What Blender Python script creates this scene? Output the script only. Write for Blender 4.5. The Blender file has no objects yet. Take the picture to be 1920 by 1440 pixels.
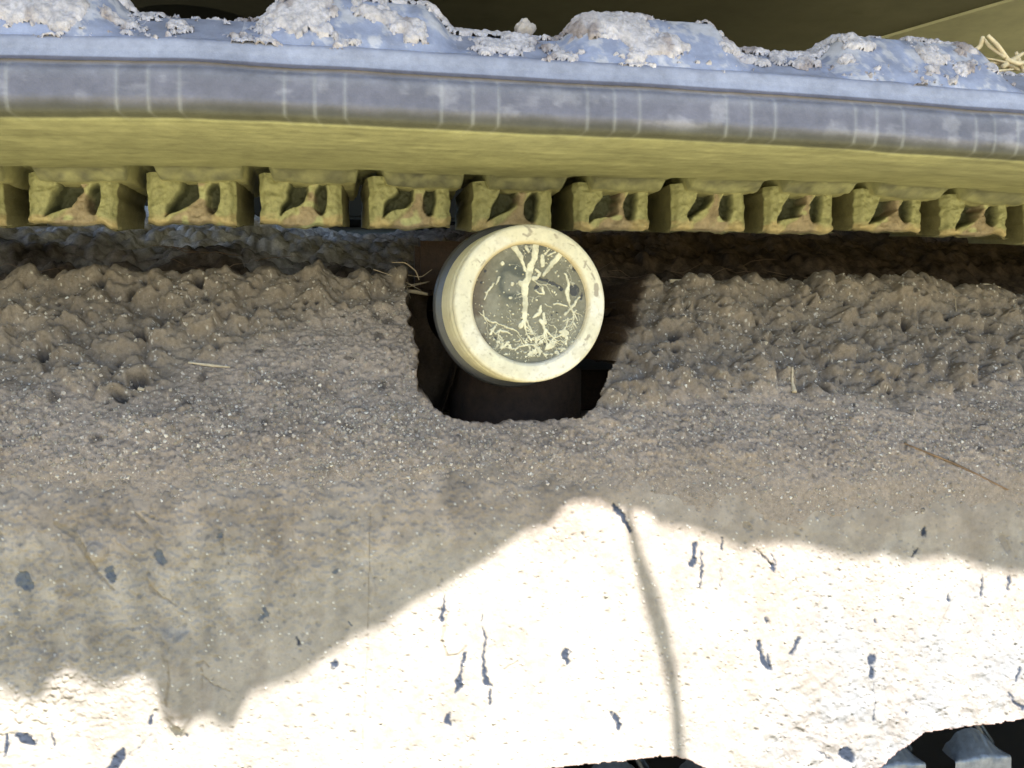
import bpy, bmesh, math, random
import numpy as np
from mathutils import Vector, Matrix
R = math.radians
rng = np.random.default_rng(7)
random.seed(7)
scene = bpy.context.scene
COL = scene.collection

# ------------------------------------------------------------------ camera
F_PX = 1663.0
YAW, PITCH = R(9.5), R(-2.6)
CAM = np.array([0.0, -0.5, 0.0])
cam_d = bpy.data.cameras.new("camera"); cam = bpy.data.objects.new("camera", cam_d); COL.objects.link(cam)
cam_d.sensor_width = 36.0; cam_d.lens = F_PX / 1920 * 36.0
cam_d.clip_start = 0.01; cam_d.clip_end = 500
cam.location = CAM
RM = Matrix.Rotation(-YAW, 3, 'Z') @ Matrix.Rotation(math.pi/2 + PITCH, 3, 'X')
cam.rotation_euler = RM.to_euler()
scene.camera = cam
RMn = np.array(RM)

# ------------------------------------------------------------------ light
SUN_EL, SUN_AZ = R(56), R(14)      # azimuth measured from -Y towards +X
SUN = np.array([math.cos(SUN_EL)*math.sin(SUN_AZ), -math.cos(SUN_EL)*math.cos(SUN_AZ), math.sin(SUN_EL)])
sd = bpy.data.lights.new("sun", 'SUN'); sd.energy = 5.0; sd.angle = R(0.5); sd.color = (1.0, 0.992, 0.975)
so = bpy.data.objects.new("sun", sd); COL.objects.link(so)
so.rotation_euler = Vector(SUN).to_track_quat('Z', 'Y').to_euler(); so.location = (0, -2, 3)
world = bpy.data.worlds.new("World"); scene.world = world; world.use_nodes = True
nt = world.node_tree; nt.nodes.clear()
sky = nt.nodes.new('ShaderNodeTexSky'); sky.sky_type = 'NISHITA'; sky.sun_disc = False
sky.sun_elevation = SUN_EL
sky.sun_rotation = math.atan2(SUN[0], SUN[1])
sky.ozone_density = 2.2; sky.dust_density = 0.3
bg = nt.nodes.new('ShaderNodeBackground'); bg.inputs['Strength'].default_value = 0.09
wo = nt.nodes.new('ShaderNodeOutputWorld')
nt.links.new(sky.outputs[0], bg.inputs[0]); nt.links.new(bg.outputs[0], wo.inputs[0])
scene.view_settings.view_transform = 'Standard'; scene.view_settings.look = 'None'
scene.view_settings.exposure = 2.35; scene.view_settings.gamma = 1
scene.render.resolution_x = 1024; scene.render.resolution_y = 768

# ------------------------------------------------------------------ pixel <-> world helpers (1920x1440 picture)
def ray(u, v):
    u = np.asarray(u, float); v = np.asarray(v, float)
    d = np.stack([(u-960)/F_PX, -(v-720)/F_PX, -np.ones_like(u*v)], -1)
    return d @ RMn.T
def at_y(u, v, Y):
    d = ray(u, v); t = (Y - CAM[1]) / d[..., 1]
    return CAM + d * np.asarray(t)[..., None]
def at_z(u, v, Z):
    d = ray(u, v); t = (Z - CAM[2]) / d[..., 2]
    return CAM + d * np.asarray(t)[..., None]
def proj(P):
    q = (P - CAM) @ RMn
    return 960 - F_PX*q[..., 0]/q[..., 2], 720 + F_PX*q[..., 1]/q[..., 2]

# ------------------------------------------------------------------ noise
def _h(ix, iy, seed):
    n = (ix.astype(np.int64)*374761393 + iy.astype(np.int64)*668265263 + seed*974634777) & 0xffffffff
    n = ((n ^ (n >> 13)) * 1274126177) & 0xffffffff
    n = ((n ^ (n >> 16)) * 2246822519) & 0xffffffff
    return ((n ^ (n >> 15)) & 0xffffff) / float(0xffffff)
def vn(x, y, seed=0):
    x, y = np.broadcast_arrays(x, y)
    ix = np.floor(x); iy = np.floor(y); fx = x-ix; fy = y-iy
    fx = fx*fx*fx*(fx*(fx*6-15)+10); fy = fy*fy*fy*(fy*(fy*6-15)+10)
    a = _h(ix, iy, seed); b = _h(ix+1, iy, seed); c = _h(ix, iy+1, seed); d = _h(ix+1, iy+1, seed)
    return (a*(1-fx)*(1-fy)+b*fx*(1-fy)+c*(1-fx)*fy+d*fx*fy)*2-1
def fbm(x, y, seed=0, o=4, g=0.5):
    s = 0; a = 1; t = 0
    for k in range(o):
        s = s + a*vn(x*2**k+17.3*k, y*2**k-9.1*k, seed+k*13); t += a; a *= g
    return s/t
def worley(x, y, seed=0):
    x, y = np.broadcast_arrays(x, y)
    ix = np.floor(x); iy = np.floor(y)
    f1 = np.full(x.shape, 9.0); f2 = np.full(x.shape, 9.0); cid = np.zeros(x.shape)
    for dx in (-1, 0, 1):
        for dy in (-1, 0, 1):
            jx = ix+dx; jy = iy+dy
            d = np.hypot(jx+_h(jx, jy, seed)-x, jy+_h(jx, jy, seed+5)-y)
            c = _h(jx, jy, seed+9)
            n = d < f1
            f2 = np.where(n, f1, np.minimum(f2, d)); cid = np.where(n, c, cid); f1 = np.where(n, d, f1)
    return f1, f2, cid
def sstep(a, b, x):
    t = np.clip((x-a)/(b-a), 0, 1); return t*t*(3-2*t)
def blur(a, n=1):
    for _ in range(n):
        p = np.pad(a, 1, mode='edge'); a = (p[:-2]+2*p[1:-1]+p[2:])/4; a = (a[:, :-2]+2*a[:, 1:-1]+a[:, 2:])/4
    return a
def poly_sdf(u, v, pts):            # negative inside
    pts = np.asarray(pts, float); n = len(pts)
    d = np.full(u.shape, 1e9); inside = np.zeros(u.shape, bool)
    for i in range(n):
        a = pts[i]; b = pts[(i+1) % n]
        e = b-a; t = np.clip(((u-a[0])*e[0]+(v-a[1])*e[1])/(e@e), 0, 1)
        d = np.minimum(d, np.hypot(u-a[0]-t*e[0], v-a[1]-t*e[1]))
        c = ((a[1] > v) != (b[1] > v)) & (u < (b[0]-a[0])*(v-a[1])/((b[1]-a[1]) or 1e-9)+a[0])
        inside ^= c
    return np.where(inside, -d, d)
def stroke_sdf(u, v, pts):          # pts (x, y, width) ; negative inside
    d = np.full(u.shape, 1e9)
    if len(pts) == 1: pts = [pts[0], (pts[0][0]+0.1, pts[0][1], pts[0][2])]
    for a, b in zip(pts[:-1], pts[1:]):
        ex, ey = b[0]-a[0], b[1]-a[1]
        t = np.clip(((u-a[0])*ex+(v-a[1])*ey)/(ex*ex+ey*ey+1e-9), 0, 1)
        w = (a[2]+(b[2]-a[2])*t)/2
        d = np.minimum(d, np.hypot(u-a[0]-t*ex, v-a[1]-t*ey)-w)
    return d
def mix(a, b, t):
    return a*(1-t[..., None]) + np.asarray(b)*t[..., None]

# ------------------------------------------------------------------ materials
def mat(name, rough=0.9, bump=((1400, 0.0004),), var=0.2, vscale=220, color=None, metallic=0.0, spec=0.5, tint=None):
    m = bpy.data.materials.new(name); m.use_nodes = True
    t = m.node_tree; N = t.nodes; L = t.links
    p = N['Principled BSDF']; p.inputs['Roughness'].default_value = rough
    p.inputs['Metallic'].default_value = metallic
    p.inputs['Specular IOR Level'].default_value = spec
    tc = N.new('ShaderNodeTexCoord')
    if color is None:
        base = N.new('ShaderNodeAttribute'); base.attribute_name = 'Col'; bo = base.outputs['Color']
    else:
        base = N.new('ShaderNodeRGB'); base.outputs[0].default_value = (*color, 1); bo = base.outputs[0]
    n = N.new('ShaderNodeTexNoise'); n.inputs['Scale'].default_value = vscale; n.inputs['Detail'].default_value = 6
    n.inputs['Roughness'].default_value = 0.7
    L.new(tc.outputs['Object'], n.inputs['Vector'])
    mr = N.new('ShaderNodeMapRange'); mr.inputs['From Min'].default_value = 0.3; mr.inputs['From Max'].default_value = 0.7
    mr.inputs['To Min'].default_value = 1-var; mr.inputs['To Max'].default_value = 1+var
    L.new(n.outputs['Fac'], mr.inputs['Value'])
    mx = N.new('ShaderNodeVectorMath'); mx.operation = 'SCALE'
    L.new(bo, mx.inputs[0]); L.new(mr.outputs[0], mx.inputs['Scale'])
    last = mx.outputs[0]
    if tint:
        n2 = N.new('ShaderNodeTexNoise'); n2.inputs['Scale'].default_value = tint[1]; n2.inputs['Detail'].default_value = 5
        L.new(tc.outputs['Object'], n2.inputs['Vector'])
        cr = N.new('ShaderNodeMapRange'); cr.inputs['From Min'].default_value = tint[2]; cr.inputs['From Max'].default_value = tint[3]
        L.new(n2.outputs['Fac'], cr.inputs['Value'])
        mm = N.new('ShaderNodeMix'); mm.data_type = 'RGBA'
        L.new(cr.outputs[0], mm.inputs[0]); L.new(last, mm.inputs[6]); mm.inputs[7].default_value = (*tint[0], 1)
        last = mm.outputs[2]
    L.new(last, p.inputs['Base Color'])
    prev = None
    for sc, dist in bump:
        b = N.new('ShaderNodeBump'); b.inputs['Distance'].default_value = dist; b.inputs['Strength'].default_value = 1
        nn = N.new('ShaderNodeTexNoise'); nn.inputs['Scale'].default_value = sc; nn.inputs['Detail'].default_value = 4
        nn.inputs['Roughness'].default_value = 0.65
        L.new(tc.outputs['Object'], nn.inputs['Vector']); L.new(nn.outputs['Fac'], b.inputs['Height'])
        if prev: L.new(prev, b.inputs['Normal'])
        prev = b.outputs[0]
    if prev: L.new(prev, p.inputs['Normal'])
    return m
M = {}
M['mud'] = mat('dry_mud', 1.0, ((900, 0.0007), (2600, 0.0003)), 0.28, 420, spec=0.04)
M['dust'] = mat('dust_coated_steel', 0.95, ((600, 0.0003), (2200, 0.00015)), 0.10, 300, spec=0.05)
M['crust'] = mat('pale_mud_crust', 0.95, ((800, 0.0008), (2400, 0.0004)), 0.2, 500, spec=0.1)
M['rubber'] = mat('dusty_rubber', 0.5, ((260, 0.0002), (1200, 0.00012)), 0.22, 110, spec=0.5)
M['lug'] = mat('worn_lug', 0.6, ((300, 0.0006), (1300, 0.0003)), 0.25, 160, spec=0.4)
M['shiny'] = mat('polished_black_rubber', 0.28, ((300, 0.0003),), 0.3, 160, spec=0.8)
M['cream'] = mat('dusty_cream_paint', 0.6, ((500, 0.0001), (2000, 0.00008)), 0.07, 300, spec=0.3)
M['disc'] = mat('oily_dusty_disc', 0.7, ((900, 0.00015),), 0.2, 300, spec=0.15)
M['seal'] = mat('dark_seal_steel', 0.35, ((900, 0.0001),), 0.15, 200, color=(0.05, 0.05, 0.055), metallic=0.2)
M['rust'] = mat('rusty_steel', 0.9, ((500, 0.0008),), 0.5, 150, color=(0.035, 0.018, 0.010))
M['dark'] = mat('dark_greasy_steel', 0.8, ((300, 0.0006),), 0.5, 90, color=(0.022, 0.018, 0.016), spec=.15)
M['house'] = mat('grimy_paint_underside', 0.9, ((60, 0.0005),), 0.12, 14, color=(0.22, 0.21, 0.145), spec=0.1, tint=((0.12, 0.11, 0.06), 9, 0.62, 0.78))
M['house_lit'] = mat('grimy_paint_bounce_lit', 0.6, ((60, 0.0005),), 0.14, 20, color=(0.58, 0.56, 0.38), tint=((0.10, 0.09, 0.05), 26, 0.64, 0.76))  # paler underside paint, ground bounce painted into its colour
M['black'] = mat('black_grime', 0.9, (), 0.2, 50, color=(0.012, 0.011, 0.009))
M['beam'] = mat('grey_painted_beam', 0.5, ((200, 0.0004),), 0.15, 60, color=(0.07, 0.085, 0.105))
M['straw'] = mat('dry_straw', 0.7, ((900, 0.0001),), 0.25, 200, color=(0.62, 0.50, 0.32))
M['straw3'] = mat('dusty_straw', 0.9, (), 0.3, 300, color=(0.38, 0.31, 0.22))
M['straw2'] = mat('brown_rootlet', 0.8, (), 0.4, 200, color=(0.26, 0.20, 0.13))
M['strawd'] = mat('dark_fibre', 0.8, (), 0.5, 90, color=(0.15, 0.09, 0.05))
M['ground'] = mat('dry_yellow_grass_ground', 0.95, ((30, 0.01),), 0.25, 12, color=(0.31, 0.27, 0.14))
M['shadow_tube'] = mat('black_tube', 0.5, (), 0.1, 60, color=(0.03, 0.03, 0.03))  # plain black, for the added shadow tube and the lower belt
# grains: light / dark per island
gm = bpy.data.materials.new('sand_grain'); gm.use_nodes = True
gt = gm.node_tree; gi = gt.nodes.new('ShaderNodeNewGeometry'); gr = gt.nodes.new('ShaderNodeValToRGB')
gt.links.new(gi.outputs['Random Per Island'], gr.inputs[0])
e = gr.color_ramp.elements; e[0].color = (0.16, 0.13, 0.10, 1); e[1].color = (0.56, 0.52, 0.47, 1)
x = gr.color_ramp.elements.new(0.45); x.color = (0.25, 0.22, 0.18, 1)
x = gr.color_ramp.elements.new(0.75); x.color = (0.36, 0.31, 0.27, 1)
x = gr.color_ramp.elements.new(0.90); x.color = (0.42, 0.36, 0.31, 1)
gt.links.new(gr.outputs[0], gt.nodes['Principled BSDF'].inputs['Base Color'])
gt.nodes['Principled BSDF'].inputs['Roughness'].default_value = 0.8
M['grain'] = gm

# ------------------------------------------------------------------ object helpers
def tag(o, label=None, cat=None, group=None, kind=None):
    if label: o['label'] = label
    if cat: o['category'] = cat
    if group: o['group'] = group
    if kind: o['kind'] = kind
    return o
def link(name, me, material, parent=None):
    o = bpy.data.objects.new(name, me); COL.objects.link(o)
    if material: me.materials.append(material)
    if parent: o.parent = parent
    return o
def empty(name, loc=(0, 0, 0)):
    o = bpy.data.objects.new(name, None); COL.objects.link(o); o.location = loc; o.empty_display_size = 0.02
    return o
def raw_mesh(name, V, Q, col=None, smooth=True):
    me = bpy.data.meshes.new(name); k = Q.shape[1]
    me.vertices.add(len(V)); me.vertices.foreach_set('co', np.ascontiguousarray(V, np.float32).ravel())
    me.loops.add(Q.size); me.loops.foreach_set('vertex_index', np.ascontiguousarray(Q, np.int32).ravel())
    me.polygons.add(len(Q)); me.polygons.foreach_set('loop_start', np.arange(0, Q.size, k, dtype=np.int32))
    me.polygons.foreach_set('loop_total', np.full(len(Q), k, np.int32))
    me.update(calc_edges=True)
    me.polygons.foreach_set('use_smooth', np.full(len(Q), smooth))
    if col is not None:
        a = me.color_attributes.new('Col', 'FLOAT_COLOR', 'POINT')
        c = np.ones((len(V), 4), np.float32); c[:, :3] = col
        a.data.foreach_set('color', c.ravel())
    return me
def grid_mesh(name, P, col=None, keep=None, rim=None, flip=False):
    """P (nr, nc, 3); keep: vertex mask; rim: vector to extrude the open boundary by"""
    nr, nc = P.shape[:2]
    idx = np.arange(nr*nc).reshape(nr, nc)
    Q = np.stack([idx[:-1, :-1], idx[1:, :-1], idx[1:, 1:], idx[:-1, 1:]], -1).reshape(-1, 4)
    if flip: Q = Q[:, ::-1]
    V = P.reshape(-1, 3); C = None if col is None else col.reshape(-1, 3)
    if keep is not None:
        Q = Q[keep.reshape(-1)[Q].all(1)]
    if rim is not None:
        E = np.concatenate([Q[:, [0, 1]], Q[:, [1, 2]], Q[:, [2, 3]], Q[:, [3, 0]]])
        key = np.sort(E, 1); k = key[:, 0]*(nr*nc)+key[:, 1]
        uq, inv, cnt = np.unique(k, return_inverse=True, return_counts=True)
        B = E[cnt[inv] == 1]
        bv = np.unique(B); mp = np.full(nr*nc, -1); mp[bv] = np.arange(len(bv))+len(V)
        V = np.concatenate([V, V[bv]+np.asarray(rim)])
        Q = np.concatenate([Q, np.stack([B[:, 1], B[:, 0], mp[B[:, 0]], mp[B[:, 1]]], -1)])
        if C is not None: C = np.concatenate([C, np.tile(np.array([[0.10, 0.06, 0.05]]), (len(bv), 1))])
    used = np.unique(Q); mp = np.full(len(V), -1); mp[used] = np.arange(len(used))
    return raw_mesh(name, V[used], mp[Q], None if C is None else C[used])
def normals(P):
    du = np.gradient(P, axis=1); dv = np.gradient(P, axis=0)
    n = np.cross(dv, du); return n/np.maximum(np.linalg.norm(n, axis=-1, keepdims=True), 1e-12)
def resample(pts, step, smooth=5):
    pts = np.asarray(pts, float)
    d = np.r_[0, np.cumsum(np.linalg.norm(np.diff(pts, axis=0), axis=1))]
    n = int(d[-1]/step)+1; s = np.linspace(0, d[-1], n)
    q = np.stack([np.interp(s, d, pts[:, k]) for k in range(pts.shape[1])], -1)
    if smooth:
        w = int(smooth/1000/step)*2+1; ker = np.hanning(w+2)[1:-1]; ker /= ker.sum()
        pad = np.pad(q, ((w//2, w//2), (0, 0)), mode='reflect', reflect_type='odd')
        q = np.stack([np.convolve(pad[:, k], ker, 'valid') for k in range(q.shape[1])], -1)
    return q
def box(name, lo, hi, material, parent=None, bev=0.002):
    bm = bmesh.new(); bmesh.ops.create_cube(bm, size=1)
    for v in bm.verts:
        v.co = Vector([(lo[i]+hi[i])/2+v.co[i]*(hi[i]-lo[i]) for i in range(3)])
    if bev: bmesh.ops.bevel(bm, geom=list(bm.edges), offset=bev, segments=2, affect='EDGES')
    me = bpy.data.meshes.new(name); bm.to_mesh(me); bm.free()
    return link(name, me, material, parent)
def tube_arrays(pts, rads, seg=7):
    pts = np.asarray(pts, float); n = len(pts)
    T = np.gradient(pts, axis=0); T /= np.linalg.norm(T, axis=1, keepdims=True)
    up = np.array([0.13, 0.21, 0.97]); A = np.cross(T, up); A /= np.linalg.norm(A, axis=1, keepdims=True); B = np.cross(T, A)
    a = np.arange(seg)/seg*2*np.pi
    V = pts[:, None]+(A[:, None]*np.cos(a)[None, :, None]+B[:, None]*np.sin(a)[None, :, None])*np.asarray(rads)[:, None, None]
    V = V.reshape(-1, 3); Q = []
    for i in range(n-1):
        for k in range(seg):
            Q.append((i*seg+k, i*seg+(k+1) % seg, (i+1)*seg+(k+1) % seg, (i+1)*seg+k))
    c0 = len(V); V = np.concatenate([V, pts[:1], pts[-1:]])
    for k in range(seg):
        Q.append((c0, (k+1) % seg, k, c0)); Q.append((c0+1, (n-1)*seg+k, (n-1)*seg+(k+1) % seg, c0+1))
    return V, Q
def tubes(name, items, material, parent=None, seg=7):
    bm = bmesh.new()
    for pts, rads in items:
        pts = np.asarray(pts, float)
        t = np.linspace(0, 1, len(pts)); tt = np.linspace(0, 1, max(len(pts)*4, 6))
        if len(pts) > 2:
            f = np.stack([np.interp(tt, t, pts[:, k]) for k in range(3)], -1)
            f = np.concatenate([f[:1], (f[:-2]+2*f[1:-1]+f[2:])/4, f[-1:]])
        else: f = np.stack([np.interp(tt, t, pts[:, k]) for k in range(3)], -1)
        V, Q = tube_arrays(f, np.interp(tt, t, rads), seg)
        vs = [bm.verts.new(v) for v in V]
        for q in Q:
            qq = list(dict.fromkeys(q))
            try: fc = bm.faces.new([vs[i] for i in qq]); fc.smooth = True
            except ValueError: pass
    me = bpy.data.meshes.new(name); bm.to_mesh(me); bm.free()
    return link(name, me, material, parent)

# ================================================================== ground
gme = bpy.data.meshes.new('ground')
gme.from_pydata([(-60, -60, -.345), (60, -60, -.345), (60, 60, -.345), (-60, 60, -.345)], [], [(0, 1, 2, 3)])
g = link('ground', gme, M['ground']); tag(g, kind='structure')

# ================================================================== side of the track frame + mud bank
def pz(v, Y): return -(v-645)/F_PX*1.014*(Y+0.5)
prof_v = [(530, .078), (600, .056), (700, .020), (795, -.006), (860, -.018), (930, -.026), (1000, -.029), (1430, -.032), (1640, -.033)]
prof = [(.17, -.015), (.13, .008), (.10, .030)] + [(Y, pz(v, Y)) for v, Y in prof_v]
S = resample(prof, 0.0006, 6)
ys, zs = S[:, 0], S[:, 1]
s_arc = np.arange(len(S))*0.0006
vv = 645 - zs/(1.014*(ys+.5))*F_PX           # nominal picture row at the centre column
def frame_grid(i0, i1, x0, x1, dx):
    X = np.concatenate([np.arange(x0-.12, x0, .003), np.arange(x0, x1, dx), np.arange(x1, x1+.22, .003)])
    P = np.zeros((i1-i0, len(X), 3)); P[..., 0] = X[None]; P[..., 1] = ys[i0:i1, None]; P[..., 2] = zs[i0:i1, None]
    return P
HOLE = [(770, 420), (762, 540), (764, 600), (778, 660), (784, 735), (800, 755), (822, 780), (850, 792), (900, 797), (960, 795),
        (1030, 792), (1085, 790), (1112, 776), (1122, 750), (1126, 722), (1150, 690), (1172, 655), (1200, 622), (1196, 580), (1215, 545), (1262, 510), (1300, 420)]
def surf_detail(u, v, x, s):
    """height (m) along the normal of the caked mud and its colours"""
    wx = fbm(x*45, s*45, 3, 3)*0.006; wy = fbm(x*45, s*45, 8, 3)*0.006
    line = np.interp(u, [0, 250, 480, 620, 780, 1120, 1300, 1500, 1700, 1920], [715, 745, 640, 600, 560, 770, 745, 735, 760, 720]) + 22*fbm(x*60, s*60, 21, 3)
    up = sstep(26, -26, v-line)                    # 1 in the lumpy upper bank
    f1, f2, c1 = worley((x+wx)*70, (s+wy)*70, 31)
    g1, g2, c2 = worley((x+wy)*170, (s+wx)*170, 41)
    h1, h2, c3 = worley(x*420, s*420, 51)
    k1, k2, c4 = worley(x*900, s*900, 61)
    X_, S_ = x+wx*1.6, s+wy*1.6
    b1 = np.abs(vn(X_*34, S_*42, 33)); b2 = np.abs(vn(X_*80+3, S_*90, 34)); b3 = np.abs(vn(x*230+wx*60, s*230+wy*60, 35)); b4 = np.abs(vn(x*520, s*520, 36))
    lm = 0.35+0.65*sstep(-.25, .35, fbm(x*33, s*33, 37, 2))
    lumps = ((b1*(2-b1))*.0095 + (b2*(2-b2))*0.0062*lm + (b3*(2-b3))*0.0028*lm + b4*0.0009)
    def blobs(fr, amp, seed, pres):
        q1, q2, qc = worley((x+wx*.8+.0012*vn(x*260, s*260, seed))*fr, (s+wy*.8+.0012*vn(x*260, s*260, seed+1))*fr, seed)
        rad = .30+.38*((qc*7.31) % 1)
        return np.sqrt(np.clip(1-(q1/rad)**2, 0, 1))*rad*amp*(qc < pres)
    lumps = lumps*.55 + blobs(58, .0100, 1301, .8) + blobs(105, .0062, 1311, .75) + blobs(210, .0036, 1321, .8) + blobs(400, .0018, 1331, .7)
    crev = 0
    big = fbm(x*22, s*22, 77, 3)*0.005
    pit = (sstep(0.25, 0.10, g1)*(c2 < 0.10)+sstep(0.34, 0.14, f1)*(c1 < .07)).clip(0, 1)*0.010
    up_h = blur(lumps + big - pit, 3) - 0.0065 + np.clip(fbm(x*240, s*240, 91, 3), -1, 1)*0.0011
    gran = np.sqrt(np.clip(1-h1**2*1.8, 0, 1))*0.0009*(c3 > 0.35) + np.sqrt(np.clip(1-k1**2*1.8, 0, 1))*0.0004
    gr_amt = sstep(960, 830, v)*sstep(0, 120, v-line+60)
    mid = fbm(x*90, s*90, 101, 4)*0.0016+fbm(x*28, s*40, 102, 3)*0.0030+np.sqrt(np.clip(1-g1**2*2.6, 0, 1))*0.0016*(c2 > .86)
    low_h = mid*sstep(1000, 760, v) + gran*gr_amt + fbm(x*300, s*300, 55, 2)*0.00025
    h = up*up_h + (1-up)*low_h + gran*0.35*up
    tone = fbm(x*30, s*30, 131, 4)+.35*fbm(x*140, s*140, 133, 3)
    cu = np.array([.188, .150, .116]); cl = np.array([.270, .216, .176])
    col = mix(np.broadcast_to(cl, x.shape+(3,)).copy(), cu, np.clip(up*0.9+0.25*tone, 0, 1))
    col *= (1+0.30*tone+0.22*(c3-0.5)*gr_amt*1.3)[..., None]
    spark = (c4 > 0.970)*(k1 < 0.45)*(0.25+0.5*sstep(980, 820, v))
    col = mix(col, [.52, .47, .41], spark)
    col = mix(col, [.06, .05, .045], pit/0.007*0.5)
    return h, col
# --- mud (stuff) : from behind the crest down to an uneven lower rim
i1 = int(np.argmax(vv > 1015)); XS0, XS1 = -0.40, 0.49
P = frame_grid(0, i1, XS0, XS1, 0.00062)
Nn = normals(P)
x = P[..., 0]; s = np.broadcast_to(s_arc[:i1, None], x.shape)
u, v = proj(P)
h, col = surf_detail(u, v, x, s)
edge = 950 + 46*fbm(x*38, s*20, 201, 5) + np.interp(u, [0, 400, 900, 1500, 1920], [-10, 5, -25, 10, 0])
thick = 0.0022*sstep(edge+2, edge-130, v) - 0.0012*sstep(edge-6, edge+10, v)
crest_x = np.interp(u, [0, 200, 560, 600, 640, 760, 1200, 1350, 1500, 1700, 1760, 1920], [-.004, .002, .003, .010, .002, .003, -.001, .002, .0, .004, -.003, -.006])
wu = 9*fbm(x*120, s*120, 301, 3); wv = 7*fbm(x*150, s*150, 305, 3)
sd_ = poly_sdf(u+wu, v+wv, HOLE)
wid = np.where(u > 1040, np.interp(v, [520, 640, 672, 700, 790], [60, 60, 30, 6, 5]), np.interp(v, [540, 700, 790], [12, 16, 7]))
t = sstep(0, 1, -sd_/wid)
P2 = P + Nn*(h*(1-.75*t)*sstep(edge+10, edge-60, v)*(1-.25*sstep(600, 540, v))+thick)[..., None]
P2[..., 2] += crest_x*sstep(640, 540, v)
P2[..., 1] += 0.075*t**1.3; P2[..., 2] -= 0.03*t**2*sstep(760, 790, v)
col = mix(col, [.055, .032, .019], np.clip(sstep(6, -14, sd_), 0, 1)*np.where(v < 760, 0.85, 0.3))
col = mix(col, [.232, .190, .156], sstep(edge-110, edge-10, v)*.8)
keep = (t < 0.995) & (v+0*u < edge+9) & ~((u > 1040) & (v > 680) & (sd_ < 0.5))
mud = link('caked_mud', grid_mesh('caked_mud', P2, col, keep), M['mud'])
tag(mud, 'thick lumpy brown mud bank caked along the top of the track frame around the roller opening', 'mud', kind='stuff')
mud_P, mud_N, mud_u, mud_v, mud_keep = P2, Nn, u, v, keep & (sd_ > 6)

# --- grains
def grains(name, n, vlo, vhi, rmin, rmax, seed, label):
    r = np.random.default_rng(seed)
    vis = mud_keep & (mud_v > vlo) & (mud_v < vhi) & (mud_u > -60) & (mud_u < 1980)
    ii = np.flatnonzero(vis.ravel()); w = np.ones(len(ii))
    vx = mud_v.ravel()[ii]; ux = mud_u.ravel()[ii]
    w *= 0.25+np.exp(-((vx-830)/95)**2)*(0.6+1.2*np.exp(-((ux-640)/330)**2))
    w *= 0.2+np.clip(fbm(ux/60, vx/40, 5, 3)+0.5, 0, 2)
    ii = r.choice(ii, n, p=w/w.sum())
    C = mud_P.reshape(-1, 3)[ii]+mud_N.reshape(-1, 3)[ii]*0.00005
    o = np.array([(1, 0, 0), (-1, 0, 0), (0, 1, 0), (0, -1, 0), (0, 0, 1), (0, 0, -1)], float)
    f = np.array([(0, 2, 4), (2, 1, 4), (1, 3, 4), (3, 0, 4), (2, 0, 5), (1, 2, 5), (3, 1, 5), (0, 3, 5)])
    sc = rmin+(rmax-rmin)*r.random((n, 1, 1))**3.4
    q = r.normal(size=(n, 3, 3)); q, _ = np.linalg.qr(q)
    V = (o[None]*(0.6+0.7*r.random((n, 6, 1)))*sc*(0.7+0.6*r.random((n, 1, 3)))) @ q + C[:, None]
    Fc = f[None]+np.arange(n)[:, None, None]*6
    ob = link(name, raw_mesh(name, V.reshape(-1, 3), Fc.reshape(-1, 3), smooth=False), M['grain'])
    return tag(ob, label, 'sand', kind='stuff')
grains('sand_grains', 23000, 540, 1000, 0.00018, 0.0013, 3, 'pale sand grains and grit scattered over the mud bank')

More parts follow.
